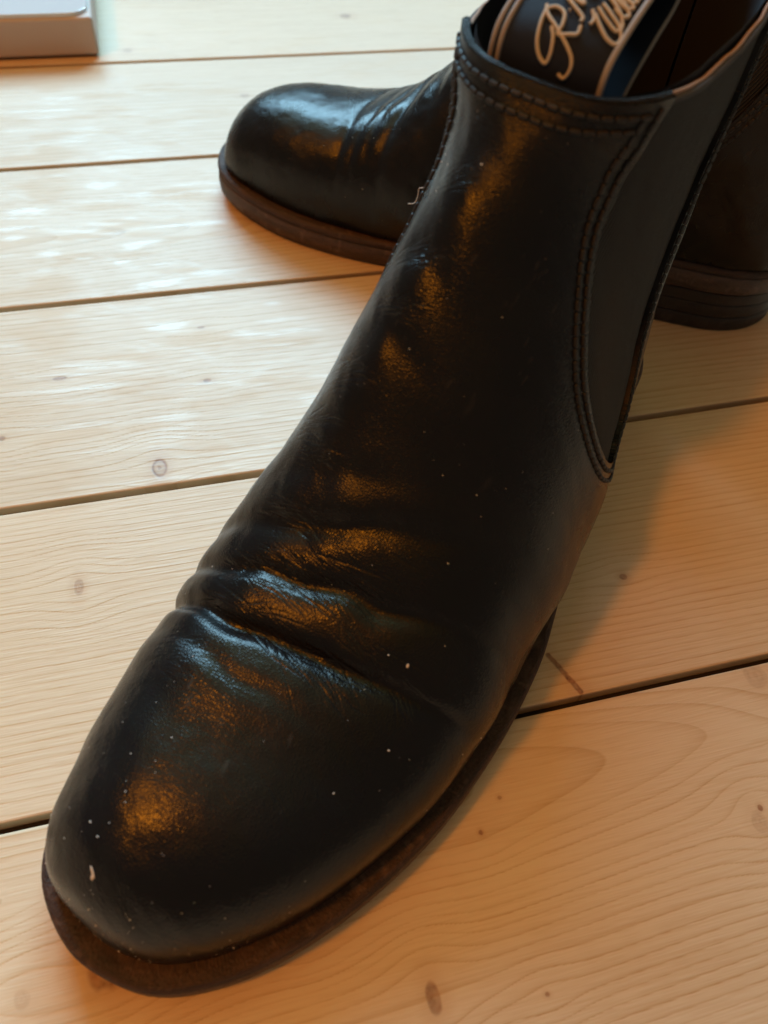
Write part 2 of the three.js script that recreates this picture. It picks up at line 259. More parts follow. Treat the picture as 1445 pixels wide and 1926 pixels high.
function patch(S, keep, { offset = 0, i0 = 0, i1 = S.NS, lip = 0, mirror = 1, fields = null } = {}) {
  // triangles of the grid where every field is positive, cut cleanly along the zero line; with lip, the cut edge is folded inwards
  const pos = [], nor = [], uv = [], idx = [], map = new Map(), edgePos = [], edgeNor = [], edgeIdx = [];
  const vert = (k) => { if (!map.has(k)) { map.set(k, pos.length / 3); const p = S.P[k], n = S.N[k]; pos.push(p.x + n.x * offset, p.y + n.y * offset, (p.z + n.z * offset) * mirror); nor.push(n.x, n.y, n.z * mirror); uv.push(S.uv[2 * k], S.uv[2 * k + 1]); } return map.get(k); };
  const cutV = (a, b, fa, fb) => { const key = a < b ? a + '_' + b : b + '_' + a; if (!map.has(key)) { const t = fa / (fa - fb), p = S.P[a].clone().lerp(S.P[b], t), n = S.N[a].clone().lerp(S.N[b], t).normalize(); map.set(key, pos.length / 3);
    pos.push(p.x + n.x * offset, p.y + n.y * offset, (p.z + n.z * offset) * mirror); nor.push(n.x, n.y, n.z * mirror); uv.push(lerp(S.uv[2 * a], S.uv[2 * b], t), lerp(S.uv[2 * a + 1], S.uv[2 * b + 1], t)); } return map.get(key); };
  const F = S.B.map((p, k) => keep ? keep(p, S.V[k]) : 1), turn = (S.flip ? 1 : 0) ^ (mirror < 0 ? 1 : 0);
  const push = (a, b, c) => turn ? idx.push(a, c, b) : idx.push(a, b, c);
  const tri = (a, b, c) => {
    const f = [F[a], F[b], F[c]], v = [a, b, c], pts = [], cuts = [];
    for (let q = 0; q < 3; q++) { const n = (q + 1) % 3; if (f[q] > 0) pts.push(vert(v[q])); if ((f[q] > 0) !== (f[n] > 0)) { const w = cutV(v[q], v[n], f[q], f[n]); pts.push(w); cuts.push(w); } }
    for (let q = 2; q < pts.length; q++) push(pts[0], pts[q - 1], pts[q]);
    if (lip && cuts.length === 2) for (const w of cuts) { edgeIdx.push(w); }
  };
  for (let i = i0; i < i1; i++) for (let j = 0; j < S.nj - 1; j++) { const a = i * S.nj + j, b = a + 1, c = a + S.nj, d = c + 1; tri(a, c, b); tri(b, c, d); }
  if (lip) for (let q = 0; q < edgeIdx.length; q += 2) {
    const e = [edgeIdx[q], edgeIdx[q + 1]], base = pos.length / 3, A = new THREE.Vector3().fromArray(pos, 3 * e[0]), Bv = new THREE.Vector3().fromArray(pos, 3 * e[1]), nA = new THREE.Vector3().fromArray(nor, 3 * e[0]);
    const side = Bv.clone().sub(A).cross(nA).normalize();
    for (const w of e) { const n = [nor[3 * w], nor[3 * w + 1], nor[3 * w + 2]]; for (const dd of [0, lip]) { pos.push(pos[3 * w] - n[0] * dd, pos[3 * w + 1] - n[1] * dd, pos[3 * w + 2] - n[2] * dd); nor.push(side.x, side.y, side.z); uv.push(uv[2 * w], uv[2 * w + 1]); } }
    idx.push(base, base + 1, base + 2, base + 1, base + 3, base + 2);
  }
  return buffer(pos, idx, uv, nor);
}
// the point of the surface at side view position (x, y)
function locate(S, x, y, side) {
  let best = 1e9, bk = 0; const j0 = side < 0 ? 0 : S.NJ, j1 = side < 0 ? S.NJ : S.nj - 1;
  for (let i = Math.floor(S.NS * 0.5); i <= S.NS; i += 1) for (let j = j0; j <= j1; j += 1) { const p = S.B[i * S.nj + j], d = (p.x - x) ** 2 + (p.y - y) ** 2; if (d < best) { best = d; bk = i * S.nj + j; } }
  const p = S.B[bk], q = S.P[bk].clone(), i = Math.floor(bk / S.nj), j = bk % S.nj;
  // first order correction in the tangent plane
  const i1 = i > 0 ? bk - S.nj : bk + S.nj, jn = j < S.nj - 1 ? bk + 1 : bk - 1, ax = S.B[i1].x - p.x, ay = S.B[i1].y - p.y, bx = S.B[jn].x - p.x, by = S.B[jn].y - p.y, det = ax * by - ay * bx;
  if (Math.abs(det) > 1e-12) { const ex = x - p.x, ey = y - p.y, aa = clamp((ex * by - ey * bx) / det, -1, 1), bb = clamp((ax * ey - ay * ex) / det, -1, 1); q.addScaledVector(S.P[i1].clone().sub(S.P[bk]), aa).addScaledVector(S.P[jn].clone().sub(S.P[bk]), bb); }
  return { p: q, n: S.N[bk].clone() };
}
function tubeAlong(points, radius, sides = 6) {
  const c = new THREE.CatmullRomCurve3(points, false, 'centripetal');
  return new THREE.TubeGeometry(c, Math.max(8, points.length * 3), radius, sides, false);
}
function stitches(list, pitch, radius, fill = 0.78) {              // list of {p, n}: thread dashes along the path
  const out = [], pts = list.map((q) => q.p), L = [0]; for (let i = 1; i < pts.length; i++) L.push(L[i - 1] + pts[i].distanceTo(pts[i - 1]));
  const get = (d) => { let i = 1; while (i < L.length - 1 && L[i] < d) i++; const t = clamp((d - L[i - 1]) / (L[i] - L[i - 1] || 1)); return { p: pts[i - 1].clone().lerp(pts[i], t), n: list[i - 1].n.clone().lerp(list[i].n, t).normalize() }; };
  const total = L[L.length - 1];
  for (let d = 0; d + pitch * fill < total; d += pitch) {
    const a = get(d), b = get(d + pitch * fill), dir = b.p.clone().sub(a.p), len = dir.length(); dir.normalize();
    const g = new THREE.CapsuleGeometry(radius, Math.max(1e-5, len - radius), 2, 6);
    const side = new THREE.Vector3().crossVectors(a.n, dir).normalize();
    g.applyMatrix4(new THREE.Matrix4().makeBasis(side.clone().multiplyScalar(1.1), dir, new THREE.Vector3().crossVectors(side, dir)));
    const m = a.p.clone().add(b.p).multiplyScalar(0.5).addScaledVector(a.n, radius * 0.25); g.translate(m.x, m.y, m.z);
    g.deleteAttribute('uv'); out.push(g);
  }
  return out;
}
const mirrored = (g, m) => { if (m > 0) return g; g.scale(1, 1, -1); if (g.index) { const a = g.index.array; for (let i = 0; i < a.length; i += 3) { const t = a[i]; a[i] = a[i + 1]; a[i + 1] = t; } } g.computeVertexNormals(); return g; };

// solid between stacked copies of an outline; levels from bottom to top: [inset, y(x)]
function stackOutline(pts, levels, capTop = true, capBottom = true) {
  const n = pts.length, pos = [], idx = [], uv = [], rings = levels.map(([inset, y]) => offsetOutline(pts, inset).map(([x, z]) => [x, y(x, z), z]));
  const per = [0]; for (let i = 1; i <= n; i++) per.push(per[i - 1] + Math.hypot(pts[i % n][0] - pts[i - 1][0], pts[i % n][1] - pts[i - 1][1]));
  rings.forEach((r, k) => { for (let i = 0; i <= n; i++) { const q = r[i % n]; pos.push(...q); uv.push(per[i] / 0.1, k * 0.05 + q[1] / 0.1); } });
  for (let k = 0; k < rings.length - 1; k++) for (let i = 0; i < n; i++) { const a = k * (n + 1) + i, b = a + 1, c = a + n + 1, d = c + 1; idx.push(a, b, c, b, d, c); }
  const cap = (r, up) => { const b = pos.length / 3; for (const q of r) { pos.push(...q); uv.push(q[0] / 0.1, q[2] / 0.1); } for (const t of THREE.ShapeUtils.triangulateShape(r.map((q) => new THREE.Vector2(q[0], q[2])), [])) up ? idx.push(b + t[0], b + t[2], b + t[1]) : idx.push(b + t[0], b + t[1], b + t[2]); };
  if (capTop) cap(rings[rings.length - 1], true); if (capBottom) cap(rings[0], false);
  const g = buffer(pos, idx, uv); return g;
}
function fixWinding(g) {                                          // outward normals for a closed solid, by signed volume
  const p = g.attributes.position, a = g.index.array; let vol = 0; const A = new THREE.Vector3(), B = new THREE.Vector3(), C = new THREE.Vector3();
  for (let i = 0; i < a.length; i += 3) { A.fromBufferAttribute(p, a[i]); B.fromBufferAttribute(p, a[i + 1]); C.fromBufferAttribute(p, a[i + 2]); vol += A.dot(B.cross(C)); }
  if (vol < 0) { for (let i = 0; i < a.length; i += 3) { const t = a[i]; a[i] = a[i + 1]; a[i + 1] = t; } g.computeVertexNormals(); }
  return g;
}

// ------------------------------------------------------------------ boot materials
const GT = 512, grain = new Float32Array(GT * GT);                  // one tile of pebbled leather grain, 5 cm wide
{
  const cells = 96, pts = []; for (let y = 0; y < cells; y++) for (let x = 0; x < cells; x++) pts.push([(x + hash(x, y, 71)) / cells, (y + hash(x, y, 72)) / cells]);
  for (let j = 0; j < GT; j++) for (let i = 0; i < GT; i++) {
    const x = i / GT, y = j / GT, cx = Math.floor(x * cells), cy = Math.floor(y * cells); let d1 = 9, d2 = 9;
    for (let b = -1; b <= 1; b++) for (let a = -1; a <= 1; a++) { const q = pts[((cy + b + cells) % cells) * cells + (cx + a + cells) % cells]; let dx = q[0] - x, dy = q[1] - y; dx -= Math.round(dx); dy -= Math.round(dy); const d = Math.hypot(dx, dy) * cells; if (d < d1) { d2 = d1; d1 = d; } else if (d < d2) d2 = d; }
    grain[j * GT + i] = clamp((d2 - d1) * 1.6);
  }
}
// fine wrinkles: x and z of the middle, length, direction in degrees (0 along the boot, 90 across), how many, spread along, strength
function leatherMaps(S, wrinkles, K) {
  const W = 2048, H = 1024, wr = new Float32Array(W * H);            // 0.40 m x 0.20 m middle band of the uv square (v 0.25 .. 0.75)
  const toPx = (x, z) => { let best = 1e9, bk = 0; for (let k = 0; k < S.P.length; k += 7) { if (S.V[k] < 0.35) continue; const p = S.B[k], d = (p.x - x) ** 2 + (p.z - z) ** 2; if (d < best) { best = d; bk = k; } } return [S.uv[2 * bk] * W, (S.uv[2 * bk + 1] - 0.25) * 2 * H]; };
  for (const [x, z, len, deg, count, spread, str] of wrinkles) {
    const [cx, cy] = toPx(x, z), px = W / 0.40;
    for (let q = 0; q < count; q++) {
      const th = (deg + (rnd() - 0.5) * 34) * Math.PI / 180, l = len * (0.35 + 0.75 * rnd()) * px, ox = cx + (rnd() - 0.5) * spread * px, oy = cy + (rnd() - 0.5) * len * 0.9 * px;
      const bend = (rnd() - 0.5) * 0.8, s0 = str * (0.4 + 0.6 * rnd()), wd = 0.9 + 1.6 * rnd();
      let x1 = ox - Math.cos(th) * l / 2, y1 = oy - Math.sin(th) * l / 2, a = th - bend / 2; const steps = Math.ceil(l);
      for (let t = 0; t < steps; t++) {
        a += bend / steps + (rnd() - 0.5) * 0.10; x1 += Math.cos(a); y1 += Math.sin(a); const fade = Math.sin(Math.PI * t / steps), X = Math.round(x1), Y = Math.round(y1);
        for (let dy = -3; dy <= 3; dy++) for (let dx = -3; dx <= 3; dx++) { const xx = X + dx, yy = Y + dy; if (xx < 0 || yy < 0 || xx >= W || yy >= H) continue; const g = s0 * fade * Math.exp(-(dx * dx + dy * dy) / (wd * wd)); if (g > wr[yy * W + xx]) wr[yy * W + xx] = g; }
      }
    }
  }
  const bmp = new Uint8Array(W * H * 4), rgh = new Uint8Array(W * H * 4), col = new Uint8Array(W * H * 4);
  for (let j = 0; j < H; j++) for (let i = 0; i < W; i++) {
    const u = i / W * 0.40, v = j / H * 0.20, n = (j * W + i) * 4, gi = (Math.floor(v / 0.075 * GT) % GT) * GT + Math.floor(u / 0.075 * GT) % GT;
    const w = wr[j * W + i], big = fbm(u * 60, v * 60, K + 80, 3), fine = noise(u * 2600, v * 2600, K + 84);
    const h = clamp(0.62 + 0.18 * (grain[gi] - 0.5) * (0.35 + 0.9 * big) - 0.55 * w + 0.05 * (fine - 0.5) + 0.16 * (big - 0.5));
    bmp[n] = bmp[n + 1] = bmp[n + 2] = 255 * h; bmp[n + 3] = 255;
    const r = clamp(0.275 + 0.16 * (fbm(u * 90, v * 90, K + 86, 3) - 0.5) + 0.10 * (fbm(u * 18, v * 18, K + 88, 2) - 0.5) + 0.05 * w, 0.2, 0.8);
    rgh[n] = rgh[n + 1] = rgh[n + 2] = 255 * r; rgh[n + 3] = 255;
    const scuff = sstep(0.72, 0.86, fbm(u * 130, v * 500, K + 90, 3)) * sstep(0.5, 0.7, fbm(u * 25, v * 25, K + 93, 2)), br = 0.9 + 0.35 * (big - 0.5);
    col[n] = toS(0.0070 * br + 0.016 * scuff); col[n + 1] = toS(0.0068 * br + 0.014 * scuff); col[n + 2] = toS(0.0070 * br + 0.012 * scuff); col[n + 3] = 255;
  }
  const fit = (t) => { t.repeat.set(1, 2); t.offset.set(0, -0.5); return t; };
  return [fit(dataTexture(W, H, col, true)), fit(dataTexture(W, H, rgh)), fit(dataTexture(W, H, bmp))];
}
function tileTexture(W, H, f, srgb = false) { const d = new Uint8Array(W * H * 4); for (let j = 0; j < H; j++) for (let i = 0; i < W; i++) { const c = f(i, j), n = (j * W + i) * 4; if (typeof c === 'number') d[n] = d[n + 1] = d[n + 2] = 255 * clamp(c); else { d[n] = toS(c[0]); d[n + 1] = toS(c[1]); d[n + 2] = toS(c[2]); } d[n + 3] = 255; } return dataTexture(W, H, d, srgb); }
const soleCol = tileTexture(512, 256, (i, j) => { const a = fbm(i / 40, j / 12, 101, 4), b = noise(i / 2.2, j / 2.2, 104), s = sstep(0.62, 0.8, fbm(i / 14, j / 30, 107, 3)); const m = 0.65 + 0.8 * (a - 0.5) + 0.35 * (b - 0.5); return [0.085 * m + 0.04 * s, 0.056 * m + 0.034 * s, 0.044 * m + 0.030 * s]; }, true);
const soleBump = tileTexture(512, 256, (i, j) => 0.5 + 0.5 * (noise(i / 2.5, j / 2.5, 111) - 0.5) + 0.7 * (fbm(i / 30, j / 8, 113, 3) - 0.5));
const soleMat = new THREE.MeshPhysicalMaterial({ map: soleCol, bumpMap: soleBump, bumpScale: 0.00035, roughness: 0.52, color: new THREE.Color().setRGB(1.1, 1.0, 0.98) }); soleMat.name = 'worn_sole_leather';
const weltMat = new THREE.MeshPhysicalMaterial({ map: soleCol, bumpMap: soleBump, bumpScale: 0.0005, roughness: 0.72, color: new THREE.Color().setRGB(0.85, 0.68, 0.60) }); weltMat.name = 'brown_welt';
const heelMat = new THREE.MeshPhysicalMaterial({ map: soleCol, bumpMap: soleBump, bumpScale: 0.0003, roughness: 0.55, color: new THREE.Color().setRGB(0.36, 0.36, 0.38) }); heelMat.name = 'heel_stack';
const elasticBump = tileTexture(512, 512, (i, j) => 0.5 + 0.4 * Math.sin(j / 512 * Math.PI * 2 * 64) * (0.8 + 0.4 * noise(i / 5, j / 4, 121)) + 0.3 * (noise(i / 1.6, j / 3, 122) - 0.5));
elasticBump.repeat.set(8, 5);
const elasticCol = tileTexture(512, 512, (i, j) => { const r = 0.5 + 0.5 * Math.sin(j / 512 * Math.PI * 2 * 64), n = noise(i / 3, j / 3, 125); const m = 0.5 + 0.75 * r + 0.5 * (n - 0.5); return [0.0105 * m, 0.0108 * m, 0.0112 * m]; }, true); elasticCol.repeat.set(8, 5);
const elasticMat = new THREE.MeshPhysicalMaterial({ map: elasticCol, bumpMap: elasticBump, bumpScale: 0.0009, roughness: 0.85, sheen: 0.04, sheenRoughness: 0.6, sheenColor: new THREE.Color().setRGB(0.35, 0.37, 0.40) }); elasticMat.name = 'black_elastic';
const threadMat = new THREE.MeshPhysicalMaterial({ color: new THREE.Color().setRGB(0.008, 0.008, 0.0085), roughness: 0.6 }); threadMat.name = 'black_thread';
const liningMat = new THREE.MeshPhysicalMaterial({ color: new THREE.Color().setRGB(0.005, 0.006, 0.010), roughness: 0.85 }); liningMat.name = 'dark_lining';
const bindingMat = new THREE.MeshStandardMaterial({ color: new THREE.Color().setRGB(0.045, 0.05, 0.055), roughness: 0.95 }); bindingMat.name = 'grey_binding';
const rawMat = new THREE.MeshStandardMaterial({ color: new THREE.Color().setRGB(0.30, 0.21, 0.16), roughness: 0.95 }); rawMat.name = 'raw_edge';
const webBump = tileTexture(256, 256, (i, j) => 0.5 + 0.25 * Math.sin(i / 256 * Math.PI * 2 * 32 + (Math.floor(j / 8) % 2) * Math.PI) + 0.25 * Math.sin(j / 256 * Math.PI * 2 * 32) + 0.2 * (noise(i / 2, j / 2, 131) - 0.5));
const webMat = new THREE.MeshPhysicalMaterial({ color: new THREE.Color().setRGB(0.008, 0.014, 0.030), bumpMap: webBump, bumpScale: 0.00015, roughness: 0.75, specularIntensity: 0.5 }); webMat.name = 'navy_webbing';
const goldMat = new THREE.MeshPhysicalMaterial({ color: new THREE.Color().setRGB(0.50, 0.42, 0.30), roughness: 0.75 }); goldMat.name = 'gold_thread';
const tanMat = new THREE.MeshPhysicalMaterial({ color: new THREE.Color().setRGB(0.30, 0.28, 0.26), roughness: 0.8 }); tanMat.name = 'tan_edge_thread';
const dustMat = new THREE.MeshStandardMaterial({ color: new THREE.Color().setRGB(0.62, 0.58, 0.52), roughness: 0.95 }); dustMat.name = 'pale_dust';

// ------------------------------------------------------------------ boot
const LETTERS = [                                                    // mm along the tab, mm up from the first line
  [[4.92, -0.21], [4.51, -1.72], [6.23, -2.65], [7.7, -2.13], [9.89, 1.65], [11.18, 4.3], [12.92, 7.51], [14.73, 8.86]],
  [[13.96, 8.26], [14.88, 6.39], [13.99, 3.98], [11.7, 3.0], [10.16, 3.08], [10.68, 0.51], [11.3, -1.04], [12.88, -0.78]],
  [[13.91, 8.39], [11.08, 7.9], [8.21, 6.68], [6.31, 4.71], [5.9, 3.21], [7.41, 2.79], [9.43, 3.62], [10.87, 5.07]],
  [[14.9, 3.4], [15.1, 3.2]],
  [[13.5, -0.2], [14.35, -0.3], [16.4, 3.1], [18.4, 6.2], [17.6, 1.2], [20.2, 4.6], [22.0, 6.6], [20.6, 1.0], [21.6, -0.2], [22.8, 0.4]], [[24.2, 0.3], [24.4, 0.1]],
  [[13.85, -2.2], [14.25, -2.55], [15.54, -2.39], [17.04, -1.12]], [[16.43, -2.11], [14.6, -4.26], [12.76, -7.21], [12.56, -9.23], [13.79, -9.8], [16.0, -8.4], [18.06, -4.9], [19.2, -2.4]],
  [[18.06, -1.98], [15.88, -5.76], [15.13, -8.09], [16.36, -8.66], [18.6, -7.2], [20.4, -4.4], [21.4, -2.2]], [[19.4, -5.2], [18.6, -7.6], [19.4, -8.6], [20.6, -7.6]], [[21.3, -3.6], [21.4, -3.5]],
  [[20.6, -7.6], [23.6, -2.0], [22.6, -2.3], [20.6, -7.4], [21.6, -8.6]], [[21.6, -8.6], [25.2, -2.0], [24.2, -2.3], [22.3, -7.4], [23.4, -8.6]], [[23.4, -8.6], [25.2, -5.4], [24.2, -8.2], [25.4, -8.6]],
  [[27.2, -5.4], [25.6, -6.4], [25.6, -8.4], [27.4, -6.2], [27.2, -8.4], [28.2, -8.4]], [[28.2, -8.4], [29.4, -5.4], [28.9, -8.4], [30.6, -5.4], [30.2, -8.4], [31.8, -5.4], [31.5, -8.4], [32.6, -8.0]], [[34.4, -5.2], [33.2, -6.2], [34.2, -7.4], [33.0, -8.6]]];
function makeBoot(name, mirror, folds, wrinkles, K) {
  const root = new THREE.Group(); root.name = name; scene.add(root);
  const S = makeSurface(folds, K);
  const [cm, rm, bm] = leatherMaps(S, wrinkles, K);
  const leather = new THREE.MeshPhysicalMaterial({ map: cm, roughnessMap: rm, bumpMap: bm, bumpScale: 0.00048, roughness: 1, ior: 1.5, specularIntensity: 0.58 }); leather.name = 'black_waxed_leather';
  const M = (g) => mirrored(g, mirror);
  // upper of one piece of leather, cut out for the elastic on both sides
  const upper = mesh('upper', patch(S, (p) => gussetField(p.x, p.y), { lip: 0.0022, mirror }), leather, root);
  const rimY = (x) => lerp(0.1688, 0.176, clamp((x - 0.184) / 0.112));
  for (const side of [1, -1]) {
    const gus = mesh('elastic_gusset', patch(S, (p) => (p.z + 0.0115) * side > 0 ? Math.min(0.0035 - gussetField(p.x, p.y), rimY(p.x) - 0.0012 - 0.0022 * clamp(1 - ((p.x - gx(p.y)) / gh(Math.max(0.075, p.y))) ** 2) - p.y) : -1, { offset: -0.0016, i0: Math.floor(S.NS * 0.5), mirror }), elasticMat, root);
    const rim = []; for (let q = 0; q <= 14; q++) { const x = lerp(gx(0.17) - gh(0.17) - 0.001, gx(0.17) + gh(0.17) + 0.001, q / 14), y = rimY(x) - 0.0014 - 0.0022 * clamp(1 - ((x - gx(0.17)) / gh(0.17)) ** 2), a = locate(S, x, y, side); rim.push(a.p.addScaledVector(a.n, -0.0022)); }
    mesh('raw_edge', M(tubeAlong(rim.map((p) => p.clone().add(new THREE.Vector3(0, 0.0003 + 0.0004 * rnd(), (rnd() - 0.5) * 0.0005))), 0.00055)), rawMat, gus); mesh('top_binding', M(tubeAlong(rim.map((p) => p.clone().add(new THREE.Vector3((rnd() - 0.5) * 0.0004, -0.0006, side * 0.0006))), 0.0009)), bindingMat, gus);
  }
  const i0 = Math.floor(S.NS * 0.62);
  mesh('lining', patch(S, null, { offset: -0.0036, i0, mirror }), liningMat, root);
  // folded top edges of the leather
  const rimPts = []; for (let j = 0; j < S.nj; j += 2) { const k = S.NS * S.nj + j, p = S.B[k]; rimPts.push({ p: S.P[k].clone().addScaledVector(S.N[k], -0.0012), f: gussetField(p.x, p.y - 0.0005), x: p.x }); }
  const runs = []; let run = []; for (const q of rimPts) { if (q.f > 0.0002) run.push(q.p); else { if (run.length > 3) runs.push(run); run = []; } } if (run.length > 3) runs.push(run);
  for (const r of runs) mesh('top_edge', M(tubeAlong(r, 0.0010, 8)), leather, upper);
  // stitching round the elastic and along the top of the front
  let st = [];
  for (const side of [1, -1]) for (const off of [0.0022, 0.0052]) {
    const path = [], top = off < 0.003 ? 0.167 : 0.164; for (let q = 0; q <= 40; q++) { const y = lerp(top, 0.0662, Math.pow(q / 40, 0.8)); path.push([gx(y) - gh(y), y]); } for (let q = 1; q <= 40; q++) { const y = lerp(0.0662, top, Math.pow(q / 40, 1.25)); path.push([gx(y) + gh(y), y]); }
    const list = path.map(([x, y], q) => { const a = path[Math.max(0, q - 1)], b = path[Math.min(path.length - 1, q + 1)], tx = b[0] - a[0], ty = b[1] - a[1], l = Math.hypot(tx, ty) || 1; return locate(S, x + ty / l * off, y - tx / l * off, side); });
    st.push(...stitches(list, 0.0031, 0.00068));
  }
  for (const dy of [0.0030, 0.0062]) {
    const list = []; for (let j = 0; j < S.nj; j++) { let i = S.NS; while (i > S.NS * 0.7 && S.B[i * S.nj + j].y > rimY(S.B[i * S.nj + j].x) - dy) i--; const k = i * S.nj + j, p = S.B[k]; if (p.x < 0.22 && S.V[k] > 0.5 && gussetField(p.x, p.y) > dy * 0.75) list.push({ p: S.P[k].clone(), n: S.N[k].clone() }); }
    st.push(...stitches(list, 0.0031, 0.00068));
  }
  mesh('stitching', M(mergeGeometries(st)), threadMat, upper);
  if (mirror > 0) for (const [x, y, l, b] of [[0.1885, 0.132, 0.009, 0.4], [0.1860, 0.118, 0.006, -0.5]]) {   // frayed ends of the seam thread
    const a = locate(S, x, y, -1), pts = []; for (let q = 0; q <= 6; q++) { const t = q / 6; pts.push(a.p.clone().addScaledVector(a.n, l * (0.55 * t + 0.12 * Math.sin(6 * t))).add(new THREE.Vector3(-l * 0.5 * t * t * b, -l * (0.8 * t + 0.1 * Math.sin(9 * t)), 0))); }
    mesh('loose_thread', M(tubeAlong(pts, 0.00012, 5)), dustMat, upper);
  }
  // sole, welt and heel
  const wl = OUTLINE;
  const outsole = mesh('outsole', M(fixWinding(stackOutline(wl, [[0.0016, (x) => feather(x) - SOLE + 1e-4], [0.0002, (x) => feather(x) - SOLE + 0.0014], [-0.0003, (x) => feather(x) - 0.0095], [0.0001, (x) => feather(x) - 0.0050], [0.0012, (x) => feather(x) - 0.0046]]))), soleMat, root);
  const welt = mesh('welt', M(fixWinding(stackOutline(wl, [[0.0012, (x) => feather(x) - 0.00455], [0.0002, (x) => feather(x) - 0.0040], [-0.0001, (x) => feather(x) - 0.0022], [0.0006, (x) => feather(x) - 0.0008], [0.0018, (x) => feather(x) - 0.0004], [0.0045, (x) => feather(x) - 0.0009], [0.0090, (x) => feather(x) - 0.0012]]))), weltMat, root);
  const hl = []; for (const [x, z] of offsetOutline(wl, 0.0006)) if (x > 0.232) hl.push([x, z]);
  { const a = hl[0], b = hl[hl.length - 1]; for (let q = 1; q < 12; q++) { const t = q / 12; hl.push([lerp(b[0], a[0], t) + 0.004 * Math.sin(Math.PI * t), lerp(b[1], a[1], t)]); } }
  const heel = new THREE.Group(); heel.name = 'heel'; root.add(heel);
  const hh = (x) => feather(x) - SOLE - 0.0002, lev = [0, 0.36, 0.70, 1];
  for (let q = 0; q < 3; q++) {
    const y0 = (x) => hh(x) * lev[q] + (q ? 0.0004 : 0.0001), y1 = (x) => hh(x) * lev[q + 1] - 0.0002, g = fixWinding(stackOutline(hl, [[0.0008, y0], [0.0003 + 0.0003 * q, (x) => lerp(y0(x), y1(x), 0.14)], [0.0003 + 0.0003 * q, (x) => lerp(y0(x), y1(x), 0.86)], [0.0011, y1]]));
    mesh('heel_lift', M(g), heelMat, heel);
  }
  // woven pull tab sewn inside the front, leaning back over the opening
  const tab = mesh('pull_tab', new THREE.BufferGeometry(), webMat, root);
  const tabPath = new THREE.CatmullRomCurve3([[0.1985, 0.148], [0.1940, 0.158], [0.1914, 0.1662], [0.1924, 0.1732], [0.1995, 0.1785], [0.2090, 0.1830], [0.2170, 0.1862], [0.2240, 0.1868], [0.2285, 0.1830], [0.2270, 0.1765], [0.2190, 0.1710], [0.2100, 0.1640], [0.2040, 0.1560], [0.2030, 0.1450]].map(([x, y]) => new THREE.Vector3(x, y, 0)), false, 'centripetal');
  const TL = tabPath.getLength(), rimD = 0.0225, tabAt = (l, w, lift = 0) => { const t = clamp((l + rimD) / TL), p = tabPath.getPointAt(t), q = tabPath.getTangentAt(t), n = new THREE.Vector3(-q.y, q.x, 0); const sag = 0.0022 * (1 - (w / 0.0145) ** 2); return { p: new THREE.Vector3(p.x, p.y, -0.0130 + w).addScaledVector(n, lift + sag), n }; };
  { const pos = [], idx = [], uv = [], NL = 120, NW = 16; for (const layer of [0.0006, -0.0006]) for (let i = 0; i <= NL; i++) for (let j = 0; j <= NW; j++) { const l = i / NL * TL - rimD, w = lerp(-0.0145, 0.0145, j / NW), a = tabAt(l, w, layer); pos.push(a.p.x, a.p.y, a.p.z); uv.push(l / 0.02, w / 0.02); }
    const n1 = (NL + 1) * (NW + 1); for (let i = 0; i < NL; i++) for (let j = 0; j < NW; j++) { const a = i * (NW + 1) + j, b = a + 1, c = a + NW + 1, d = c + 1; idx.push(a, b, c, b, d, c, n1 + a, n1 + c, n1 + b, n1 + b, n1 + c, n1 + d); }
    tab.geometry = M(buffer(pos, idx, uv)); }
  for (const w of [-0.0140, -0.0118, 0.0142]) { const pts = []; for (let q = 0; q <= 50; q++) pts.push(tabAt(q / 50 * TL * 0.96 - rimD, w, 0.0007).p); mesh('edge_thread', M(tubeAlong(pts, w > 0 ? 0.0008 : 0.0007)), tanMat, tab); }
  const strokes = LETTERS.map((s) => { const c = new THREE.CatmullRomCurve3(s.map(([x, y]) => new THREE.Vector3(x, y, 0)), false, 'centripetal'), n = Math.max(4, Math.ceil(c.getLength() * 2.2)), pts = []; for (let q = 0; q <= n; q++) { const p = c.getPoint(q / n); pts.push(tabAt(p.x / 1000 - 0.0042, (0.0040 - p.y / 1000) * mirror, 0.0009).p); } return new THREE.TubeGeometry(new THREE.CatmullRomCurve3(pts), n * 2, 0.00044, 6); });
  mesh('lettering', M(mergeGeometries(strokes)), goldMat, tab);
  // dust specks on the leather
  const specks = []; let left = mirror > 0 ? 240 : 60;
  while (left > 0) {
    const k = Math.floor(rnd() * S.P.length); if (S.V[k] < 0.2 || gussetField(S.B[k].x, S.B[k].y) < 0.004 || k > S.P.length - 30 * S.nj) continue; left--;
    const r = 0.00008 + 0.00020 * rnd() ** 4, g = new THREE.IcosahedronGeometry(r, 0); g.scale(1, 0.7, 1 + 0.5 * rnd()); const p = S.P[k]; g.translate(p.x, p.y, p.z); specks.push(g);
  }
  const flake = (x, z, len, wid, deg) => { let best = 1e9, bk = 0; for (let k = 0; k < S.P.length; k++) { if (S.V[k] < 0.25) continue; const d = (S.P[k].x - x) ** 2 + (S.P[k].z - z) ** 2; if (d < best) { best = d; bk = k; } } const g = new THREE.IcosahedronGeometry(1, 1); g.scale(len, 0.00012, wid); g.rotateY(deg * Math.PI / 180); const n = S.N[bk], q = new THREE.Quaternion().setFromUnitVectors(new THREE.Vector3(0, 1, 0), n); g.applyQuaternion(q); g.translate(S.P[bk].x, S.P[bk].y, S.P[bk].z); specks.push(g); };
  if (mirror > 0) { flake(0.0145, -0.0105, 0.0016, 0.0004, 50); flake(0.0135, -0.0098, 0.0008, 0.0005, 10); flake(0.098, 0.024, 0.0006, 0.0004, 20); flake(0.062, 0.026, 0.0003, 0.0002, 0); }
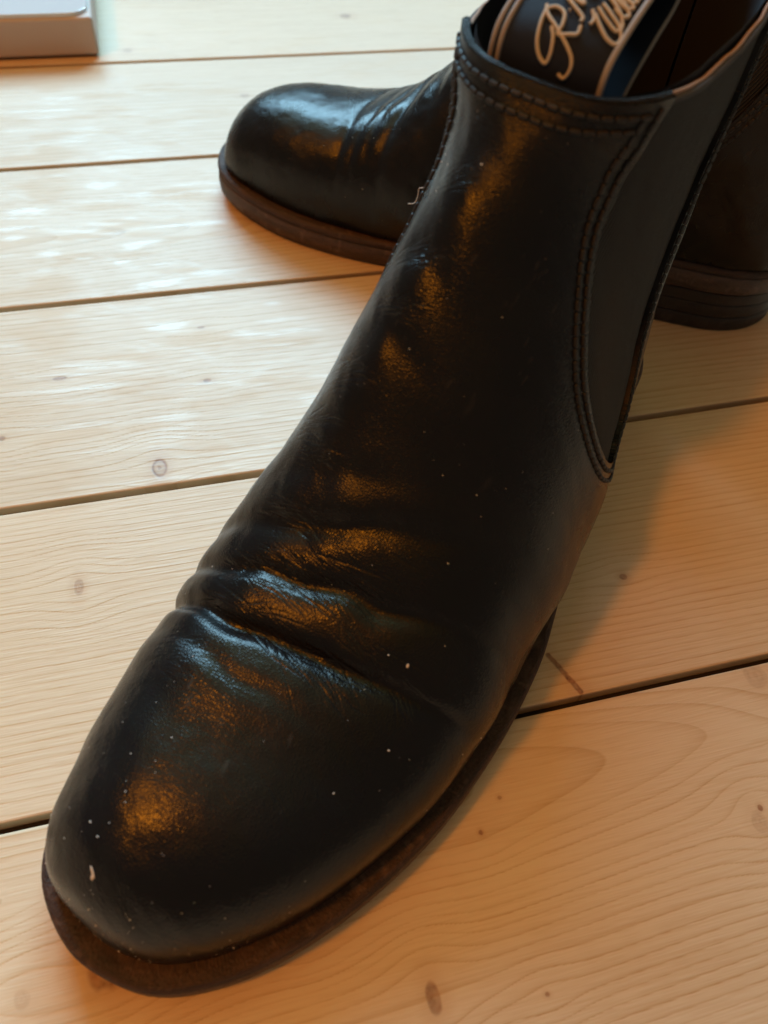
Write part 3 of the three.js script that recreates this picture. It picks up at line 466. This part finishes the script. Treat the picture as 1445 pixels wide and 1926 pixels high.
  const dust = mesh('dust_specks', M(mergeGeometries(specks.map((g) => { g.deleteAttribute('uv'); return g; }))), dustMat, upper); dust.userData.kind = 'stuff';
  return root;
}
const WR_NEAR = [[0.083, -0.022, 0.022, 90, 46, 0.004, 0.9], [0.086, 0.000, 0.026, 96, 46, 0.004, 0.9], [0.095, 0.018, 0.026, 110, 34, 0.005, 0.7], [0.096, -0.022, 0.020, 88, 46, 0.008, 0.7], [0.102, -0.002, 0.024, 96, 40, 0.009, 0.6], [0.110, -0.026, 0.018, 84, 36, 0.008, 0.7], [0.122, -0.028, 0.014, 80, 30, 0.008, 0.7], [0.064, -0.030, 0.014, 70, 50, 0.012, 0.45], [0.060, -0.012, 0.020, 90, 50, 0.016, 0.16],
  [0.150, -0.024, 0.012, 60, 36, 0.007, 0.9], [0.160, -0.024, 0.013, 55, 40, 0.007, 0.9], [0.138, -0.028, 0.014, 75, 40, 0.012, 0.8], [0.128, -0.030, 0.014, 78, 36, 0.010, 0.8], [0.172, -0.022, 0.012, 60, 24, 0.010, 0.5], [0.045, 0.0, 0.030, 80, 60, 0.03, 0.10], [0.115, 0.020, 0.03, 110, 50, 0.02, 0.3], [0.0845, -0.005, 0.035, 94, 50, 0.003, 0.9], [0.0985, -0.010, 0.03, 94, 44, 0.004, 0.9], [0.14, 0.022, 0.03, 120, 40, 0.02, 0.25]];
const WR_FAR = [[0.078, 0.0, 0.04, 92, 40, 0.006, 0.35], [0.088, 0.0, 0.04, 92, 40, 0.006, 0.35], [0.098, -0.01, 0.04, 95, 40, 0.006, 0.4], [0.107, -0.01, 0.04, 95, 50, 0.008, 0.5], [0.12, -0.02, 0.02, 80, 30, 0.012, 0.4]];

const bootA = makeBoot('chelsea_boot', 1, FOLDS_NEAR, WR_NEAR, 301);
bootA.position.set(-0.0576, 0, -0.0159); bootA.rotation.y = 1.058;
tag(bootA, 'black leather chelsea boot with deep vamp creases and gold script on its pull tab', 'boot', 'pair of black chelsea boots');
const bootB = makeBoot('chelsea_boot_001', -1, FOLDS_FAR, WR_FAR, 401);
bootB.position.set(-0.108, 0, -0.411); bootB.rotation.y = -0.198;
tag(bootB, 'black leather chelsea boot standing behind the more creased boot', 'boot', 'pair of black chelsea boots');

// ------------------------------------------------------------------ low box at the edge of the floor
{
  const box = new THREE.Group(); box.name = 'low_box'; scene.add(box);
  box.position.set(-0.221, 0, -0.525); box.rotation.y = YAW;
  const body = new RoundedBoxGeometry(0.34, 0.0225, 0.20, 3, 0.002); body.translate(-0.17, 0.0128, -0.10);
  const white = new THREE.MeshPhysicalMaterial({ color: new THREE.Color().setRGB(0.52, 0.45, 0.41), roughness: 0.6 }); white.name = 'off_white_card';
  mesh('box_body', body, white, box);
  const s = new THREE.Shape(), w = 0.334, d = 0.196, r = 0.012; s.moveTo(-w + r, 0); s.lineTo(-r, 0); s.absarc(-r, r, r, -Math.PI / 2, 0); s.lineTo(0, d - r); s.absarc(-r, d - r, r, 0, Math.PI / 2); s.lineTo(-w + r, d); s.absarc(-w + r, d - r, r, Math.PI / 2, Math.PI); s.lineTo(-w, r); s.absarc(-w + r, r, r, Math.PI, 1.5 * Math.PI);
  const lid = new THREE.ExtrudeGeometry(s, { depth: 0.0016, bevelEnabled: true, bevelThickness: 0.0004, bevelSize: 0.0004, bevelSegments: 2, curveSegments: 10 }); lid.rotateX(-Math.PI / 2); lid.translate(-0.003, 0.0244, -0.002);
  const gloss = new THREE.MeshPhysicalMaterial({ color: new THREE.Color().setRGB(0.66, 0.70, 0.74), roughness: 0.12, clearcoat: 1, clearcoatRoughness: 0.05 }); gloss.name = 'glossy_lid';
  mesh('lid', lid, gloss, box);
  tag(box, 'low white box with a glossy round-cornered lid lying on the planks', 'box');
}

// ------------------------------------------------------------------ window, ceiling and lamp that light the floor, all out of the frame
{
  const win = new THREE.Group(); win.name = 'window'; scene.add(win); win.position.copy(WINDOW_AT);
  const [w, h] = PANE, paint = new THREE.MeshStandardMaterial({ color: new THREE.Color().setRGB(0.7, 0.7, 0.68), roughness: 0.5 }); paint.name = 'white_window_paint';
  const glow = new THREE.MeshStandardMaterial({ color: 0x000000, emissive: WINDOW_COLOUR, emissiveIntensity: 0.6, roughness: 0.3 }); glow.name = 'bright_daylight_pane';
  for (const x of PANES) { const g = new THREE.BoxGeometry(w, h, 0.006); g.translate(x, 0, -0.012); mesh('window_pane', g, glow, win); }
  const bar = (bw, bh, x, y) => { const g = new RoundedBoxGeometry(bw, bh, 0.05, 2, 0.006); g.translate(x, y, -0.022); mesh('window_frame', g, paint, win); };
  bar(1.99, 0.07, 0, h / 2 + 0.036); bar(1.99, 0.07, 0, -h / 2 - 0.036); bar(0.07, h, -0.962, 0); bar(0.07, h, 0.962, 0); bar(0.088, h, 0, 0);
  tag(win, 'white framed two-pane window letting in cool daylight beyond the boots', 'window');
}
{
  const g = new THREE.BoxGeometry(4.2, 0.05, 3.8); g.translate(-0.3, 2.5, 0.0); const m = new THREE.MeshStandardMaterial({ color: new THREE.Color().setRGB(0.58, 0.38, 0.13), roughness: 0.9 }); m.name = 'pine_ceiling';
  const c = mesh('ceiling', g, m, scene); c.userData.kind = 'structure'; c.userData.label = 'plain pine ceiling above the floor';
}
{
  const lamp = new THREE.Group(); lamp.name = 'hanging_lamp'; scene.add(lamp); lamp.position.copy(LAMP_AT);
  const glow = new THREE.MeshStandardMaterial({ color: 0x000000, emissive: LAMP_COLOUR, emissiveIntensity: 0.5, roughness: 0.4 }); glow.name = 'lit_bulb';
  mesh('globe', new THREE.SphereGeometry(0.095, 32, 24), glow, lamp);
  const metal = new THREE.MeshStandardMaterial({ color: new THREE.Color().setRGB(0.1, 0.1, 0.1), roughness: 0.5 });
  { const g = new THREE.CylinderGeometry(0.018, 0.018, 0.05, 20); g.translate(0, 0.115, 0); mesh('lamp_socket', g, metal, lamp); }
  { const g = new THREE.CylinderGeometry(0.003, 0.003, 0.43, 8); g.translate(0, 0.357, 0); mesh('lamp_cord', g, metal, lamp); }
  tag(lamp, 'warm glowing globe lamp hanging from a black cord above the floor', 'lamp');
}
renderer.render(scene, camera);
